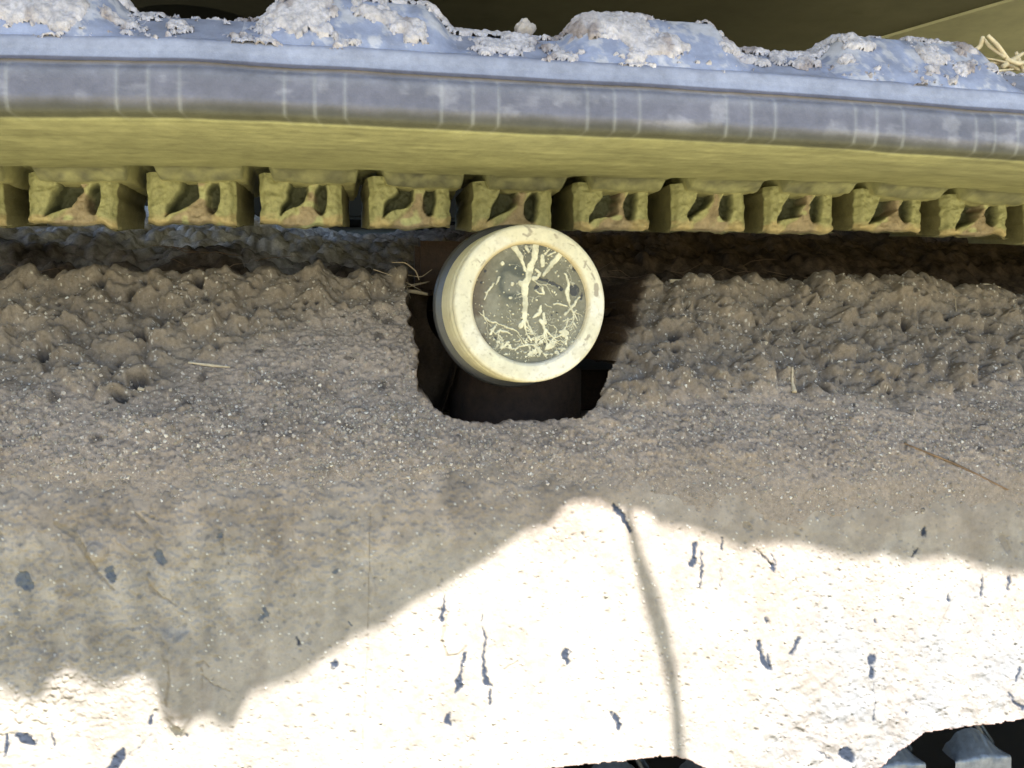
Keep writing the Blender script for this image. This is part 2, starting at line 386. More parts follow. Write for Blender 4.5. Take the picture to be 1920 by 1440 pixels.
# --- steel side plate
i0 = int(np.argmax(vv > 840))
P = frame_grid(i0, len(S), XS0, XS1, 0.00062)
Nn = normals(P); x = P[..., 0]; s = np.broadcast_to(s_arc[i0:, None], x.shape); u, v = proj(P)
nz = 3.2*fbm(x*420, s*420, 401, 3)+3*fbm(x*150, s*150, 402, 2)
un, vnn = u+nz, v+4*fbm(x*420, s*420, 411, 3)
CH = [ # (points (u,v,w)) bare blue-grey chips
 [(1152, 948, 8), (1165, 965, 14), (1182, 993, 10)], [(1303, 1018, 8), (1300, 1042, 12), (1298, 1056, 16)],
 [(1316, 1035, 4), (1315, 1075, 7), (1313, 1100, 5)], [(1353, 1008, 4), (1352, 1030, 7)], [(1352, 1060, 2), (1350, 1100, 3)],
 [(1412, 1032, 3), (1440, 1050, 5), (1452, 1068, 12)], [(1448, 1040, 5), (1453, 1060, 7)],
 [(1435, 1160, 9), (1440, 1170, 4)], [(1422, 1205, 8), (1430, 1235, 14), (1437, 1250, 14)], [(1440, 1225, 6), (1445, 1255, 9)],
 [(1497, 1198, 9), (1485, 1225, 10)], [(1635, 1236, 20), (1632, 1242, 16)], [(1634, 1255, 11), (1633, 1268, 15)], [(1638, 1280, 2), (1641, 1330, 3), (1641, 1350, 6)],
 [(1777, 1115, 3), (1779, 1125, 10)], [(1845, 1080, 5), (1838, 1115, 7)], [(1893, 1082, 8), (1890, 1105, 6)], [(1733, 993, 12), (1737, 1000, 10)],
 [(1717, 1032, 8), (1710, 1045, 4)], [(1912, 1255, 8), (1907, 1275, 7)], [(1890, 1300, 4), (1905, 1318, 9), (1920, 1328, 10)],
 [(1060, 1225, 20), (1058, 1232, 18), (1065, 1242, 9)], [(833, 1120, 5), (834, 1145, 8), (829, 1163, 11)],
 [(871, 1225, 8), (867, 1240, 8), (863, 1265, 7), (860, 1282, 17), (856, 1298, 5)],
 [(903, 1152, 3), (904, 1165, 4)], [(906, 1180, 5), (909, 1195, 8), (908, 1225, 6), (909, 1262, 9), (911, 1280, 13), (922, 1286, 6)], [(919, 1295, 5), (919, 1318, 8)],
 [(843, 1338, 7), (840, 1352, 15), (848, 1362, 8)], [(1155, 1345, 16), (1160, 1365, 12)], [(1148, 1338, 7)], [(1150, 1290, 5)],
 [(628, 1240, 12), (626, 1248, 15), (620, 1243, 6)], [(36, 1378, 16), (50, 1386, 22), (62, 1392, 13)], [(15, 1378, 8), (12, 1400, 11), (12, 1418, 6)],
 [(232, 1405, 9), (225, 1418, 22), (215, 1432, 20), (205, 1442, 16)], [(284, 1346, 9), (283, 1356, 10), (290, 1338, 4)], [(352, 1378, 8)],
 [(95, 1372, 4), (100, 1398, 7)], [(240, 1416, 3), (262, 1400, 3), (282, 1376, 2)], [(45, 1088, 34), (52, 1095, 26)],
 [(205, 1070, 18), (212, 1085, 14)], [(296, 1040, 20), (304, 1052, 18)], [(495, 1140, 10), (500, 1150, 12), (485, 1160, 6)],
 [(1155, 1240, 5)], [(1400, 1185, 6)], [(1585, 1412, 26), (1592, 1420, 18)], [(1700, 1335, 6)], [(1860, 1190, 6)], [(1640, 1165, 8)], [(1560, 1425, 4), (1530, 1405, 3)],
 [(1095, 1000, 3)], [(560, 1205, 8), (558, 1195, 6)], [(500, 1165, 5)], [(630, 1070, 9)], [(655, 1165, 6), (662, 1172, 3)], [(890, 1000, 5)], [(412, 1003, 12)]]
BR = [ # brownish scratches / drips in relief
 [(105, 982, 10), (140, 1002, 14), (165, 1040, 12), (180, 1070, 8), (200, 1090, 5), (215, 1105, 3)],
 [(255, 962, 4), (280, 990, 9), (300, 1010, 10)], [(270, 962, 4), (295, 975, 5)], [(276, 1080, 3), (285, 1105, 10), (292, 1112, 6), (330, 1135, 4)],
 [(318, 1235, 3), (320, 1270, 6), (312, 1320, 7)], [(372, 1245, 9), (382, 1240, 5), (390, 1250, 3)], [(377, 1250, 3), (378, 1290, 4)], [(378, 1265, 3), (400, 1285, 4), (430, 1295, 2)],
 [(410, 990, 3), (415, 1010, 10), (420, 1038, 3)], [(840, 1150, 6), (828, 1200, 5), (838, 1232, 5), (860, 1228, 4), (874, 1212, 3)],
 [(1790, 1120, 2), (1770, 1160, 5), (1752, 1210, 6), (1740, 1235, 2)], [(970, 1240, 3), (945, 1255, 3)], [(1418, 1030, 4), (1445, 1060, 4)],
 [(1750, 890, 2), (1800, 925, 2)], [(1495, 1370, 12), (1510, 1374, 9)], [(694, 960, 2), (692, 1060, 2), (690, 1180, 2)], [(690, 1190, 2), (684, 1310, 2), (678, 1430, 2)],
 [(1490, 1000, 5), (1500, 1003, 4)], [(1400, 985, 14), (1408, 992, 8)], [(1880, 1010, 14), (1890, 1030, 12)], [(1500, 955, 5)]]
chip = np.full(u.shape, 1e9)
for st in CH: chip = np.minimum(chip, stroke_sdf(un, vnn, st))
brn = np.full(u.shape, 1e9)
for st in BR: brn = np.minimum(brn, stroke_sdf(un*0.5+u*0.5, vnn*0.5+v*0.5, st))
cm = sstep(1.6, -3.2, chip+1.6*fbm(x*800, s*800, 403, 2)); bmk = sstep(1.5, -1.5, brn)
g1, g2, c2 = worley(x*190, s*190, 501); h1, h2, c3 = worley(x*430, s*430, 511)
dens = 0.1+1.1*fbm(x*35, s*35, 515, 3)+0.25*sstep(1250, 1500, u)
rp = .10+.30*((c2*13.7) % 1)**2; rq = .15+.3*((c3*13.7) % 1)**1.5
wpt = .12*fbm(x*900, s*900, 505, 2)
pit = sstep(rp, rp*.4, g1+wpt)*(c2 > 0.80-0.14*dens) + 0.8*sstep(rq, rq*.4, h1+wpt)*(c3 > 0.88-0.16*dens)
pit = np.clip(pit, 0, 1)
bumps = sstep(0.36, 0.12, h1)*(c3 < 0.06)
rough = sstep(1340, 1440, u)*sstep(1180, 1330, v) 
hh = fbm(x*60, s*60, 521, 4)*0.0006 + fbm(x*260, s*260, 531, 3)*0.00022*(1+0.9*rough+0.5*sstep(1300, 1500, u)) - pit*0.00065 + bumps*0.0007 - cm*0.0005 - bmk*0.0007
hh += rough*fbm(x*110, s*110, 541, 4)*0.0014
shz = sstep(1300, 1050, v+.45*u-250)
hh += shz*(fbm(x*130, s*130, 545, 4)*.0007+np.abs(vn(x*45, s*45, 546))*.0009+np.abs(vn(x*190, s*190, 547))*.0006+np.sqrt(np.clip(1-h1**2*2, 0, 1))*.0009*(c3 > .5))
# raised flaking layer + slumped edge on the lower right
fl = poly_sdf(un, vnn, [(1490, 1460), (1515, 1420), (1545, 1395), (1552, 1340), (1600, 1330), (1620, 1390), (1590, 1460)])
hh += 0.0012*sstep(4, -4, fl)
slump = poly_sdf(un*0.7+u*0.3, vnn, [(300, 1180), (300, 1300), (305, 1345), (325, 1372), (350, 1372), (362, 1340), (362, 1180)])
hh += 0.0045*sstep(3, -26, slump)+.0008*np.sin(v/5.5)*sstep(-2, -14, slump)*sstep(1330, 1350, v)
bulb = np.hypot((u-182)/20, (v-1036)/18); hh += 0.0030*np.sqrt(np.clip(1-bulb**2, 0, 1))
P2 = P + Nn*hh[..., None]
tone = fbm(x*26, s*26, 551, 4); streak = fbm(x*150, s*12, 561, 4)
base = np.broadcast_to(np.array([.238, .209, .176]), x.shape+(3,)).copy()
base = mix(base, [.232, .190, .156], sstep(1120, 900, v+110*tone)*0.95)
base *= (1+0.20*tone+0.10*streak+.12*fbm(x*220, s*220, 565, 3)+shz*(.42*fbm(x*90, s*90, 566, 5, .6)-.12*(c2 > .8)*sstep(.4, .1, g1)))[..., None]
base = mix(base, [.165, .150, .132], pit*0.45)
base = mix(base, [.55, .52, .46], np.clip(bumps, 0, 1)*0.6)
base = mix(base, [.17, .14, .105], bmk*0.7)
base = mix(base, [.165, .162, .162], sstep(1340, 1560, u+90*tone)*sstep(1020, 1220, v+120*tone)*(.70+.5*fbm(x*60, s*60, 569, 4)).clip(0, 1))
base = mix(base, [.18, .15, .125], np.clip(sstep(.15, .5, fbm(x*75, s*60, 563, 5, .6)+.25*sstep(1200, 1500, u)), 0, 1)*.45)
base = mix(base, [.020, .026, .040], cm*0.97*(1-.0))
base = mix(base, [.105, .112, .125], cm*sstep(720, 690, u)*sstep(1190, 1170, v)*.9)  # chips painted lighter where the plate lies in shade
keep = np.ones(u.shape, bool)
O1 = [(900, 1700), (1000, 1446), (1040, 1441), (1100, 1434), (1180, 1427), (1230, 1421), (1268, 1420), (1295, 1428), (1330, 1446), (1345, 1700)]
O2 = [(1560, 1700), (1632, 1452), (1660, 1432), (1690, 1408), (1715, 1388), (1740, 1373), (1790, 1366), (1860, 1358), (1925, 1349), (2300, 1290), (2300, 1700)]
ov, ou = v+1.5*fbm(x*300, s*300, 571, 2), u
o = np.minimum(poly_sdf(ou, ov, O1), poly_sdf(ou, ov, O2))
keep = o > 0
base = mix(base, [.30, .19, .17], sstep(5, 0, o)*0.8)
frame = empty('track_frame', (0, 0, -.2)); frame.location = (0, 0, 0)
tag(frame, 'dusty steel side frame of the track, sunlit along the bottom, with grey paint chips', 'track frame')
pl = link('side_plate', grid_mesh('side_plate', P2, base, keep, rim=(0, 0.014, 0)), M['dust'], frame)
box('inner_beam', (-.5, .02, -.21), (.69, .04, -.09), M['dark'], frame)
M['brown'] = mat('brown_grimy_steel', 0.8, ((200, .0006),), .3, 60, color=(.22, .18, .14))
box('inner_web', (-.6, .17, -.31), (.75, .19, -.052), M['brown'], frame)
box('top_plate', (-.60, .16, -.05), (.75, .62, -.02), M['rust'], frame)
# dried weld seam on the plate: a hairline, in relief above

# ================================================================== debris behind the mud bank
Xd = np.arange(-.75, .80, 0.0018); Yd = np.arange(.085, .62, 0.0018)
X, Y = np.meshgrid(Xd, Yd)
zz = np.interp(Y, [.085, .11, .14, .20, .30, .42, .62], [.020, .018, .026, .062, .098, .122, .115])
lft = np.interp(X, [-.6, -.25, -.1, 0, .1, .3, .6], [1.08, 1.03, .98, .80, .88, .96, .98])
zz = 0.012+(zz-0.012)*lft
a1, a2, ac = worley(X*45, Y*45, 601); b1, b2, bc = worley(X*120, Y*120, 611)
zz += np.sqrt(np.clip(1-a1**2, 0, 1))*0.009*ac + np.sqrt(np.clip(1-b1**2*1.4, 0, 1))*0.006*bc + fbm(X*18, Y*18, 621, 4)*0.009 + fbm(X*200, Y*200, 631, 2)*0.0012
hx = sstep(.065, .035, np.abs(X-.012))*sstep(.16, .12, Y); zz -= 0.08*hx
Pd = np.stack([X, Y, zz], -1)
cd = np.broadcast_to(np.array([.085, .060, .042]), X.shape+(3,)).copy()
cd = mix(cd, [.58, .58, .62], sstep(.16, .25, Y+0.03*fbm(X*30, Y*30, 641, 3))*sstep(.12, -.12, X))  # light from the back left painted in as pale blue-grey
cd *= (1+0.6*fbm(X*60, Y*60, 651, 4)+.5*fbm(X*200, Y*200, 653, 2)).clip(.15, 2)[..., None]
deb = link('loose_dirt', grid_mesh('loose_dirt', Pd[::-1], cd[::-1], None), M['mud'])
tag(deb, 'dark crumbly dirt heaped on top of the frame under the hanging track lugs', 'dirt', kind='stuff')
items = []
for k in range(330):
    x0 = random.uniform(-.38, .42); y0 = random.uniform(.085, .19)
    iz = zz[min(int((y0-.085)/.0018), len(Yd)-1), min(int((x0+.75)/.0018), len(Xd)-1)]
    L = random.uniform(.008, .04); a = random.gauss(0, .5)+(math.pi if random.random() < .5 else 0)
    pts = [(x0, y0, iz+.001)]
    for q in range(3):
        a += random.gauss(0, .35); p = pts[-1]
        pts.append((p[0]+math.cos(a)*L/3, p[1]+math.sin(a)*L/3, max(p[2]+random.gauss(.0006, .0018), 0)))
    if abs(x0) < .06: continue
    items.append((pts, [.0002, .0003, .00025, .0001]))
tag(tubes('dead_grass', items, M['strawd'], seg=4), 'tangle of dark dead grass fibres in the gap behind the mud bank', 'dead grass', kind='stuff')

# ================================================================== rubber track
track = empty('rubber_track'); tag(track, 'dusty black rubber crawler track running over the roller and under the frame', 'rubber track')
gu = np.array([-300, 0, 330, 640, 960, 1280, 1500, 1700, 1920, 2200.]); gv = np.array([112, 115, 120, 136, 155, 171, 185, 200, 217, 245.])
gp = at_y(gu, gv, -.09)
z_gr = 0.1230
zc_f = lambda X: np.interp(X, np.r_[-1.2, gp[:, 0], 1.2], np.r_[gp[0, 2]-.02, gp[:, 2], gp[-1, 2]-.03]) - z_gr
bprof = [(.02, .1545), (-.050, .1555), (-.060, .1535), (-.082, .1375), (-.0865, .1345), (-.0885, .1255), (-.0900, .1230), (-.0935, .1200),
         (-.0945, .1075), (-.0925, .1020), (-.087, .0995), (-.075, .0995), (.030, .1045), (.055, .1060), (.075, .1065), (.14, .108)]
bp = resample(bprof, 0.0008, 2.2)
xb = np.concatenate([np.linspace(-1.1, -.38, 60)[:-1], np.arange(-.38, .46, .0008), np.linspace(.46, 1.1, 60)[1:]])
Pb = np.zeros((len(bp), len(xb), 3)); Pb[..., 0] = xb; Pb[..., 1] = bp[:, 0, None]; Pb[..., 2] = bp[:, 1, None]
Nb = -normals(Pb) if normals(Pb)[40, 300, 1] > 0 else normals(Pb)
bs = np.broadcast_to((np.arange(len(bp))*.0008)[:, None], Pb.shape[:2])
Yb, Zb, Xb = Pb[..., 1].copy(), Pb[..., 2].copy(), Pb[..., 0].copy()
under = sstep(.104, .1005, Zb)*(Yb < -.08) + (Yb > -.08)*(Zb < .12)
under = np.clip(under, 0, 1)
band = (Yb < -.086)*(Zb > .099)*(Zb < .1225)
gi_ = int(np.argmin(np.hypot(bp[:, 0]+.0900, bp[:, 1]-.1230)))
gdist = np.abs(bs - gi_*.0008 + 0.0006*fbm(Xb*25, Xb*0+3, 705, 2))
groove = np.exp(-(gdist/.0010)**2)
ml_u = [-60, 12, 218, 278, 337, 533, 590, 647, 828, 887, 935, 1102, 1153, 1200, 1363, 1410, 1455, 1605, 1645, 1695, 1833, 1868, 1910, 2040]
ridge = np.zeros(Xb.shape)
for q in ml_u:
    xq = at_y(q, 195, -.094)[0] + (np.clip(.102-Zb, 0, 1)*1.2+np.clip(Yb+.0925, 0, .03)*0.6)*(-1 if q > 700 else 1)*0.5
    ridge = np.maximum(ridge, np.exp(-((Xb-xq)/.0008)**2))
ridge *= np.where(Zb < .1225, 1, 0)*sstep(-.060, -.085, Yb)*(Yb < 0)
seg_line = np.exp(-((Yb+.068+.003*vn(Xb*12, Xb*0, 9))/.0012)**2)*(Zb < .11)*sstep(-.1, .4, fbm(Xb*20, Xb*0+1, 711, 2))
disp = fbm(Xb*30, bs*30, 721, 3)*.0006 + fbm(Xb*150, bs*150, 723, 3)*.0009*sstep(.044, .055, Yb)*(Zb < .12) + ridge*.00040*(1-under)*(.6+.6*fbm(Xb*90, bs*200, 707, 2)) - groove*.0011 + seg_line*.0003
crease = np.exp(-((Yb+.0855)/.0018)**2)*(Zb > .13); disp -= crease*.0005
# lug pads under the belt
LU = np.array([265, 482, 697, 895, 1081, 1262, 1440, 1605, 1765.]); LX = at_y(LU, np.full(LU.shape, 400.), .066)[:, 0]
kf = np.polyfit(np.arange(len(LX)), LX, 1); PITCH_L, X0_L = kf
print('lug xs', LX, 'pitch', PITCH_L, 'resid', LX-np.polyval(kf, np.arange(len(LX))))
ph = ((Xb-X0_L)/PITCH_L) % 1.0
wob = .03*fbm(Xb*50, Yb*50, 731, 2)
notch = sstep(.86, .91, ph+wob)+sstep(.16, .08, ph+wob) ; notch = np.clip(notch, 0, 1)
padY = sstep(.048, .062, Yb+.003*fbm(Xb*40, Xb*0, 741, 2))*(Zb < .12)
sag = .0016*np.sin(np.clip((ph-.1)/.78, 0, 1)*np.pi)
Pb += Nb*disp[..., None]
Pb[..., 2] -= padY*((1-notch)*(.0050+sag)) 
Pb[..., 2] += notch*sstep(.040, .052, Yb)*(Zb < .12)*.006
zr_f = lambda X, Y: .0085*sstep(.05, .42, X)*sstep(-.08, .04, Y)
Pb[..., 2] += zc_f(Xb)+zr_f(Xb, Yb)*(Zb < .12)
cb = np.broadcast_to(np.array([.118, .112, .145]), Xb.shape+(3,)).copy()
tn = fbm(Xb*40, bs*60, 751, 4); patch = sstep(-.1, .3, fbm(Xb*34, bs*90, 761, 5, .65)+.5*fbm(Xb*120, bs*18, 763, 3)-.15)
cb = mix(cb, [.22, .21, .245], patch*band*.8)
cb = mix(cb, [.20, .205, .25], band*sstep(.1135, .1225, Zb)*.55)
cb = mix(cb, [.27, .285, .38], (Zb > .126)*1.0*(Yb < -.04)*0.9)  # blue of the sky painted into the upward chamfer
cb = mix(cb, [.305, .300, .165], under)  # yellow ground bounce painted into the belt's underside
strk = fbm(Xb*6, Yb*260, 771, 3)*under*(Yb < .05); cb *= (1+.16*strk+.16*fbm(Xb*22, Yb*60, 773, 3)*under)[..., None]
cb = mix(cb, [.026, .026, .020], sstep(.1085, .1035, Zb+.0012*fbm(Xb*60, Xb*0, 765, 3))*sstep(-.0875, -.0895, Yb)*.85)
padf = sstep(.042, .050, Yb)*(1-notch)*(Zb < .12)
cb = mix(cb, [.115, .115, .085], padf*sstep(.066, .060, Yb)*(.55+.6*fbm(Xb*120, Yb*120, 767, 3)).clip(0, 1))
cb = mix(cb, [.34, .32, .17], padf*sstep(.061, .0635, Yb)*.9)
cb = mix(cb, [.40, .40, .40], ridge*.24*(1-.7*under))
cb = mix(cb, [.16, .115, .06], groove*.85)
cb *= (1+.20*tn)[..., None]
link('belt', grid_mesh('belt', Pb, cb, flip=False), M['rubber'], track)
# flat top of the belt
box('belt_core', (-1.1, -.045, .135), (1.1, .17, .148), M['rubber2'] if 'rubber2' in M else M['dark'], track)

# tread lugs on the outside
cp = resample([(.04, .1560), (-.050, .1560), (-.060, .1540), (-.082, .1380), (-.0868, .1340)], 0.0008, 2.0)
def tread_shape(Xg, xa, xb_, sN):
    """lift of the lug above the belt skin"""
    w = (Xg-xa)/(xb_-xa)
    return sstep(0, .17, w)*sstep(1, .84, w)
treads = [(-205, 268), (478, 853), (1038, 1372), (1518, 1862), (1990, 2330)]
TREADX = []
for ta, tb in treads:
    xa = at_y(ta, 60, -.055)[0]; xb_ = at_y(tb, 75, -.055)[0]; TREADX.append((xa, xb_))
    Xt = np.arange(xa-.004, xb_+.004, .0008)
    Pt = np.zeros((len(cp), len(Xt), 3)); Pt[..., 0] = Xt; Pt[..., 1] = cp[:, 0, None]; Pt[..., 2] = cp[:, 1, None]
    Yt = Pt[..., 1].copy(); Xg = Pt[..., 0].copy()
    m = tread_shape(Xg, xa, xb_, None)*sstep(-.0868, -.079, Yt)
    Pt[..., 2] += m*.0125*sstep(-.0868, -.058, Yt) - .0006*(1-m)
    Pt[..., 1] -= m*.0030*sstep(-.05, -.07, Yt)
    Pt[..., 2] += zc_f(Xg)+fbm(Xg*60, Yt*60, 801, 3)*.0006
    ct = np.broadcast_to(np.array([.27, .295, .42]), Xg.shape+(3,)).copy()*(1+.22*fbm(Xg*50, Yt*60, 811, 4))[..., None]  # tread rubber painted bluer, standing in for skylight
    ct = mix(ct, [.10, .10, .11], .6*sstep(.05, .35, fbm(Xg*70, Yt*40, 821, 3))*sstep(-.07, -.058, Yt))
    ct = mix(ct, [.50, .48, .52], .75*sstep(.0, .35, fbm(Xg*160, Yt*200, 823, 5, .68)+.32*sstep(-.080, -.060, Yt)-.05))
    link('tread_lug', grid_mesh('tread_lug', Pt, ct), M['rubber'], track)
# crust of pale mud on the treads
Xc = np.arange(-.40, .47, .00055)
cp2 = resample([(.0, .1560), (-.050, .1560), (-.060, .1540), (-.082, .1380), (-.0868, .1340)], 0.00055, 2.0)
Pc = np.zeros((len(cp2), len(Xc), 3)); Pc[..., 0] = Xc; Pc[..., 1] = cp2[:, 0, None]; Pc[..., 2] = cp2[:, 1, None]
Yc = Pc[..., 1].copy(); Xg = Pc[..., 0].copy()
mm_ = np.zeros(Xg.shape)
for xa, xb_ in TREADX: mm_ = np.maximum(mm_, tread_shape(Xg, xa, xb_, None))
m = mm_*sstep(-.0868, -.079, Yc)
Pc[..., 2] += m*.0125*sstep(-.0868, -.058, Yc); Pc[..., 1] -= m*.0030*sstep(-.05, -.07, Yc)
Pc[..., 2] += zc_f(Xg)+fbm(Xg*60, Yc*60, 801, 3)*.0006
uc, vc = proj(Pc)
n1 = fbm(Xg*75, Yc*110, 831, 6, .62); w1, w2, wc = worley(Xg*300, Yc*300, 841)
zones = [(60, 20, 120, 40, .75), (15, 30, 50, 30, .5), (590, 30, 95, 45, .9), (780, 62, 50, 32, .9), (690, 30, 80, 20, .6), (940, 85, 80, 28, .55), (1160, 55, 110, 32, .8), (1265, 85, 50, 22, .8),
         (1390, 92, 70, 22, .35), (1520, 115, 40, 22, .45), (1600, 110, 45, 18, .4), (1660, 135, 40, 26, .3), (1740, 110, 90, 28, .5), (1810, 130, 40, 22, .55), (1640, 90, 90, 12, .5), (430, 66, 60, 8, .3), (1050, 110, 60, 14, .3)]
zf = np.full(Xg.shape, -.40)+.18*sstep(120, 40, vc-uc*.03)
for a, b, c, d, e_ in zones: zf = np.maximum(zf, -.62+(e_+.28)*np.exp(-(((uc-a)/c)**2+((vc-b)/d)**2)))
zf = np.maximum(zf, -.62+.92*sstep(-.068, -.056, Yc)*(.75+.4*fbm(Xg*14, Xg*0, 833, 2)))
th = n1*.95+zf+.12*(1-w1)
thk = np.clip(th, -.3, .6)
rise = -.0005+.0016*sstep(-.03, .16, thk)+np.clip(thk, 0, 1)*.0030+(.0007*(1-w1)*wc+.0005*fbm(Xg*700, Yc*700, 845, 2))*sstep(0, .06, thk)
Nc = normals(Pc); 
if Nc[20, 300, 2] < 0: Nc = -Nc
Pc += Nc*rise[..., None]
cc = np.broadcast_to(np.array([.56, .515, .55]), Xg.shape+(3,)).copy()*(1+.25*fbm(Xg*200, Yc*200, 851, 3))[..., None]
cc = mix(cc, [.20, .13, .10], .5*sstep(.1, .5, fbm(Xg*90, Yc*90, 861, 3)))
tag(link('dried_mud_crust', grid_mesh('dried_mud_crust', Pc, cc, thk > -.06), M['crust']), 'pale pinkish dried mud crusted on the tread blocks along the top edge of the track', 'dried mud', kind='stuff')

# guide lugs hanging under the upper run
def lug_mesh(seed, W=.0435, H=.0262, D=.062):
    xs_ = [(-.0035, D), (-.0030, D*.7), (-.0022, D*.4), (-.0012, D*.15), (-.0003, .002)]+[(a, 0) for a in np.linspace(0, W, 64)]+[(W+.0003, .002), (W+.0012, D*.15), (W+.0022, D*.4), (W+.0030, D*.7), (W+.0035, D)]
    zs_ = [(-b, 0) for b in np.linspace(-.004, H, 44)]+[(-H-.0004, .0012), (-H, .006), (-H+.0010, .016), (-H+.003, .03), (-H+.0065, D)]
    A = np.array(xs_); B = np.array(zs_)
    X, Z = np.meshgrid(A[:, 0], B[:, 0]); Ya, Yb2 = np.meshgrid(A[:, 1], B[:, 1])
    Y = np.maximum(Ya, Yb2)
    a = X/W; b = -Z/H
    inn = (Ya == 0) & (Yb2 == 0)
    jr = np.random.default_rng(seed); ja, jb, js = jr.normal(0, .02), jr.normal(0, .05), 1+jr.normal(0, .10)
    r1 = poly_sdf((a+.03*vn(a*5, b*5, seed)+ja-.4)*js+.4, b+.06*vn(a*4, b*4, seed+1)+jb, [(.20, .78), (.23, .55), (.29, .32), (.36, .12), (.40, -.1), (.585, -.1), (.60, .16), (.565, .36), (.50, .52), (.38, .60), (.27, .68)])
    r2 = np.sqrt(((a-.735-.10*(b-.5)**2*2)/.085)**2+((b-.38)/.36)**2)-1
    d = sstep(.01, -.05, r1)*.015 + sstep(.06, -.3, r2)*.013
    web = sstep(.04, -.03, poly_sdf(a+.02*vn(a*9, b*9, seed+7), b, [(.24, 1.0), (.30, .84), (.46, .66), (.56, .40), (.60, -.1), (.66, -.1), (.66, .40), (.74, .70), (.84, .98)]))
    rim = sstep(.90, 1.0, b)*.004
    Y = Y + np.where(inn, d*1.0 - .0012*web*0 + rim, 0) + np.where(inn, .0022*np.clip(web, 0, 1), 0)
    Y = Y + inn*.0026*np.clip(fbm(a*3.1+seed, b*2.3, seed+5, 4), -.5, 1)*sstep(.35, .9, b)
    Z = Z + np.where(inn, .0016*fbm(a*4+seed, b*0, seed+9, 3)*sstep(.7, 1, b), .0016*fbm(a*4+seed, b*0+0, seed+9, 3)*(b > .95))
    Y = Y + .0009*vn(X*300, Z*300, seed+3)+.0006*vn(X*800, Z*800, seed+4)
    Z = Z*(1-.30*Y.clip(0, D)/D*(~inn))
    ed = np.minimum(a, 1-a)*W; Y = Y + np.where(inn, .0042*sstep(.0045, 0, ed)**1.5, 0)+np.where(Ya > 0, .004, 0)*(Y < .01)
    X = X + (.10*(b-.5)**2-.02)*np.where(a < .12, -1, 0)*W*.35 + .0006*vn(Z*200, Z*0+a*2, seed+6)
    Z = Z + .0010*vn(X*120, X*0+seed, seed+8)*sstep(.6, 1, b)
    c = np.broadcast_to(np.array([.275, .270, .140]), X.shape+(3,)).copy()
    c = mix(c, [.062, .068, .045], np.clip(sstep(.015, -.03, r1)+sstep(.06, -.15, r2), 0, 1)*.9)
    c = mix(c, [.27, .20, .15], web*.8)
    c = mix(c, [.37, .29, .16], sstep(.72, .86, b+.1*vn(a*8, b*8, seed+11))*sstep(.22, .1, np.minimum(np.abs(a-.1), np.abs(a-.9)))*.9*inn)
    c = mix(c, [.42, .46, .24], sstep(.35, .7, vn(a*7+seed, b*6, seed+12))*web*.6)
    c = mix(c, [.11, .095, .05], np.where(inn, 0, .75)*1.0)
    return grid_mesh('guide_lug', np.stack([X, Y, Z], -1), c, flip=True)
W_l = (at_y(851, 400, .066)-at_y(699, 400, .066))[0]
lms = [lug_mesh(900+k*31, W_l) for k in range(9)]
for m_ in lms: m_.materials.append(M['lug'])
for k in range(-4, 14):
    xk = np.polyval(kf, k)
    o_ = bpy.data.objects.new('guide_lug', lms[(k*4) % 9]); COL.objects.link(o_); o_.parent = track
    o_.location = (xk, .066, float(zc_f(np.array(xk+.02)))+float(zr_f(np.array(xk), np.array(.06)))+.1020+random.uniform(-.0006, .0006))
    o_.rotation_euler = (0, R(-zc_f(np.array(xk+.03))*0), R(random.uniform(-2, 2)))
    o_.rotation_euler[1] = R(random.uniform(-1.5, 1.5)); o_.scale = (random.uniform(.96, 1.03), 1, random.uniform(.95, 1.07))
# lower run: belt and its lugs
box('belt', (-1.1, -.10, -.335), (1.1, .22, -.312), M['shadow_tube'], track, .006)
def low_lug():
    """rounded block with a domed glossy top, a muddy front, and a slanting glossy rib rising behind it"""
    out = []
    a = np.linspace(-1, 1, 41); b = np.linspace(0, 1, 24)
    A, B = np.meshgrid(a, b)
    X = A*.022*(1-.12*np.clip(B-.45, 0, 1)); dome = .0105*(1-np.abs(A)**2.0)
    Zt = np.where(B < .45, -.040+.040*B/.45, .015*(1-np.abs(A)**2.0)*((B-.45)/.55)**.8)+.0006*vn(A*7, B*4, 15)
    Y = np.where(B < .45, 0, (B-.45)/.55*.017) + .0006*vn(A*6, B*6, 5)
    c = np.broadcast_to(np.array([.13, .14, .15]), X.shape+(3,)).copy()
    c = mix(c, [.34, .30, .24], sstep(.47, .42, B+.03*vn(A*5, B*3, 6)))
    out.append((np.stack([X, Y, Zt], -1), c))
    return out
LL = low_lug()[0]
lme = grid_mesh('guide_lug', LL[0], LL[1], flip=True); lme.materials.append(M['shiny'])
rib = resample([(-.022, .05, .030), (-.002, .046, .022), (.018, .04, .004), (.030, .036, -.016)], .002, 0)
for k in range(-8, 12):
    p = at_y(1845, 1405, .045); xk = p[0]+k*PITCH_L
    o_ = bpy.data.objects.new('guide_lug', lme); COL.objects.link(o_); o_.parent = track
    o_.location = (xk, .045, p[2]-.007)
    r_ = tubes('lug_rib', [([tuple(q+np.array([xk, .045, p[2]])-np.array(o_.location)) for q in rib[::3]], [.0065]*len(rib[::3]))], M['shiny'], o_, 10)

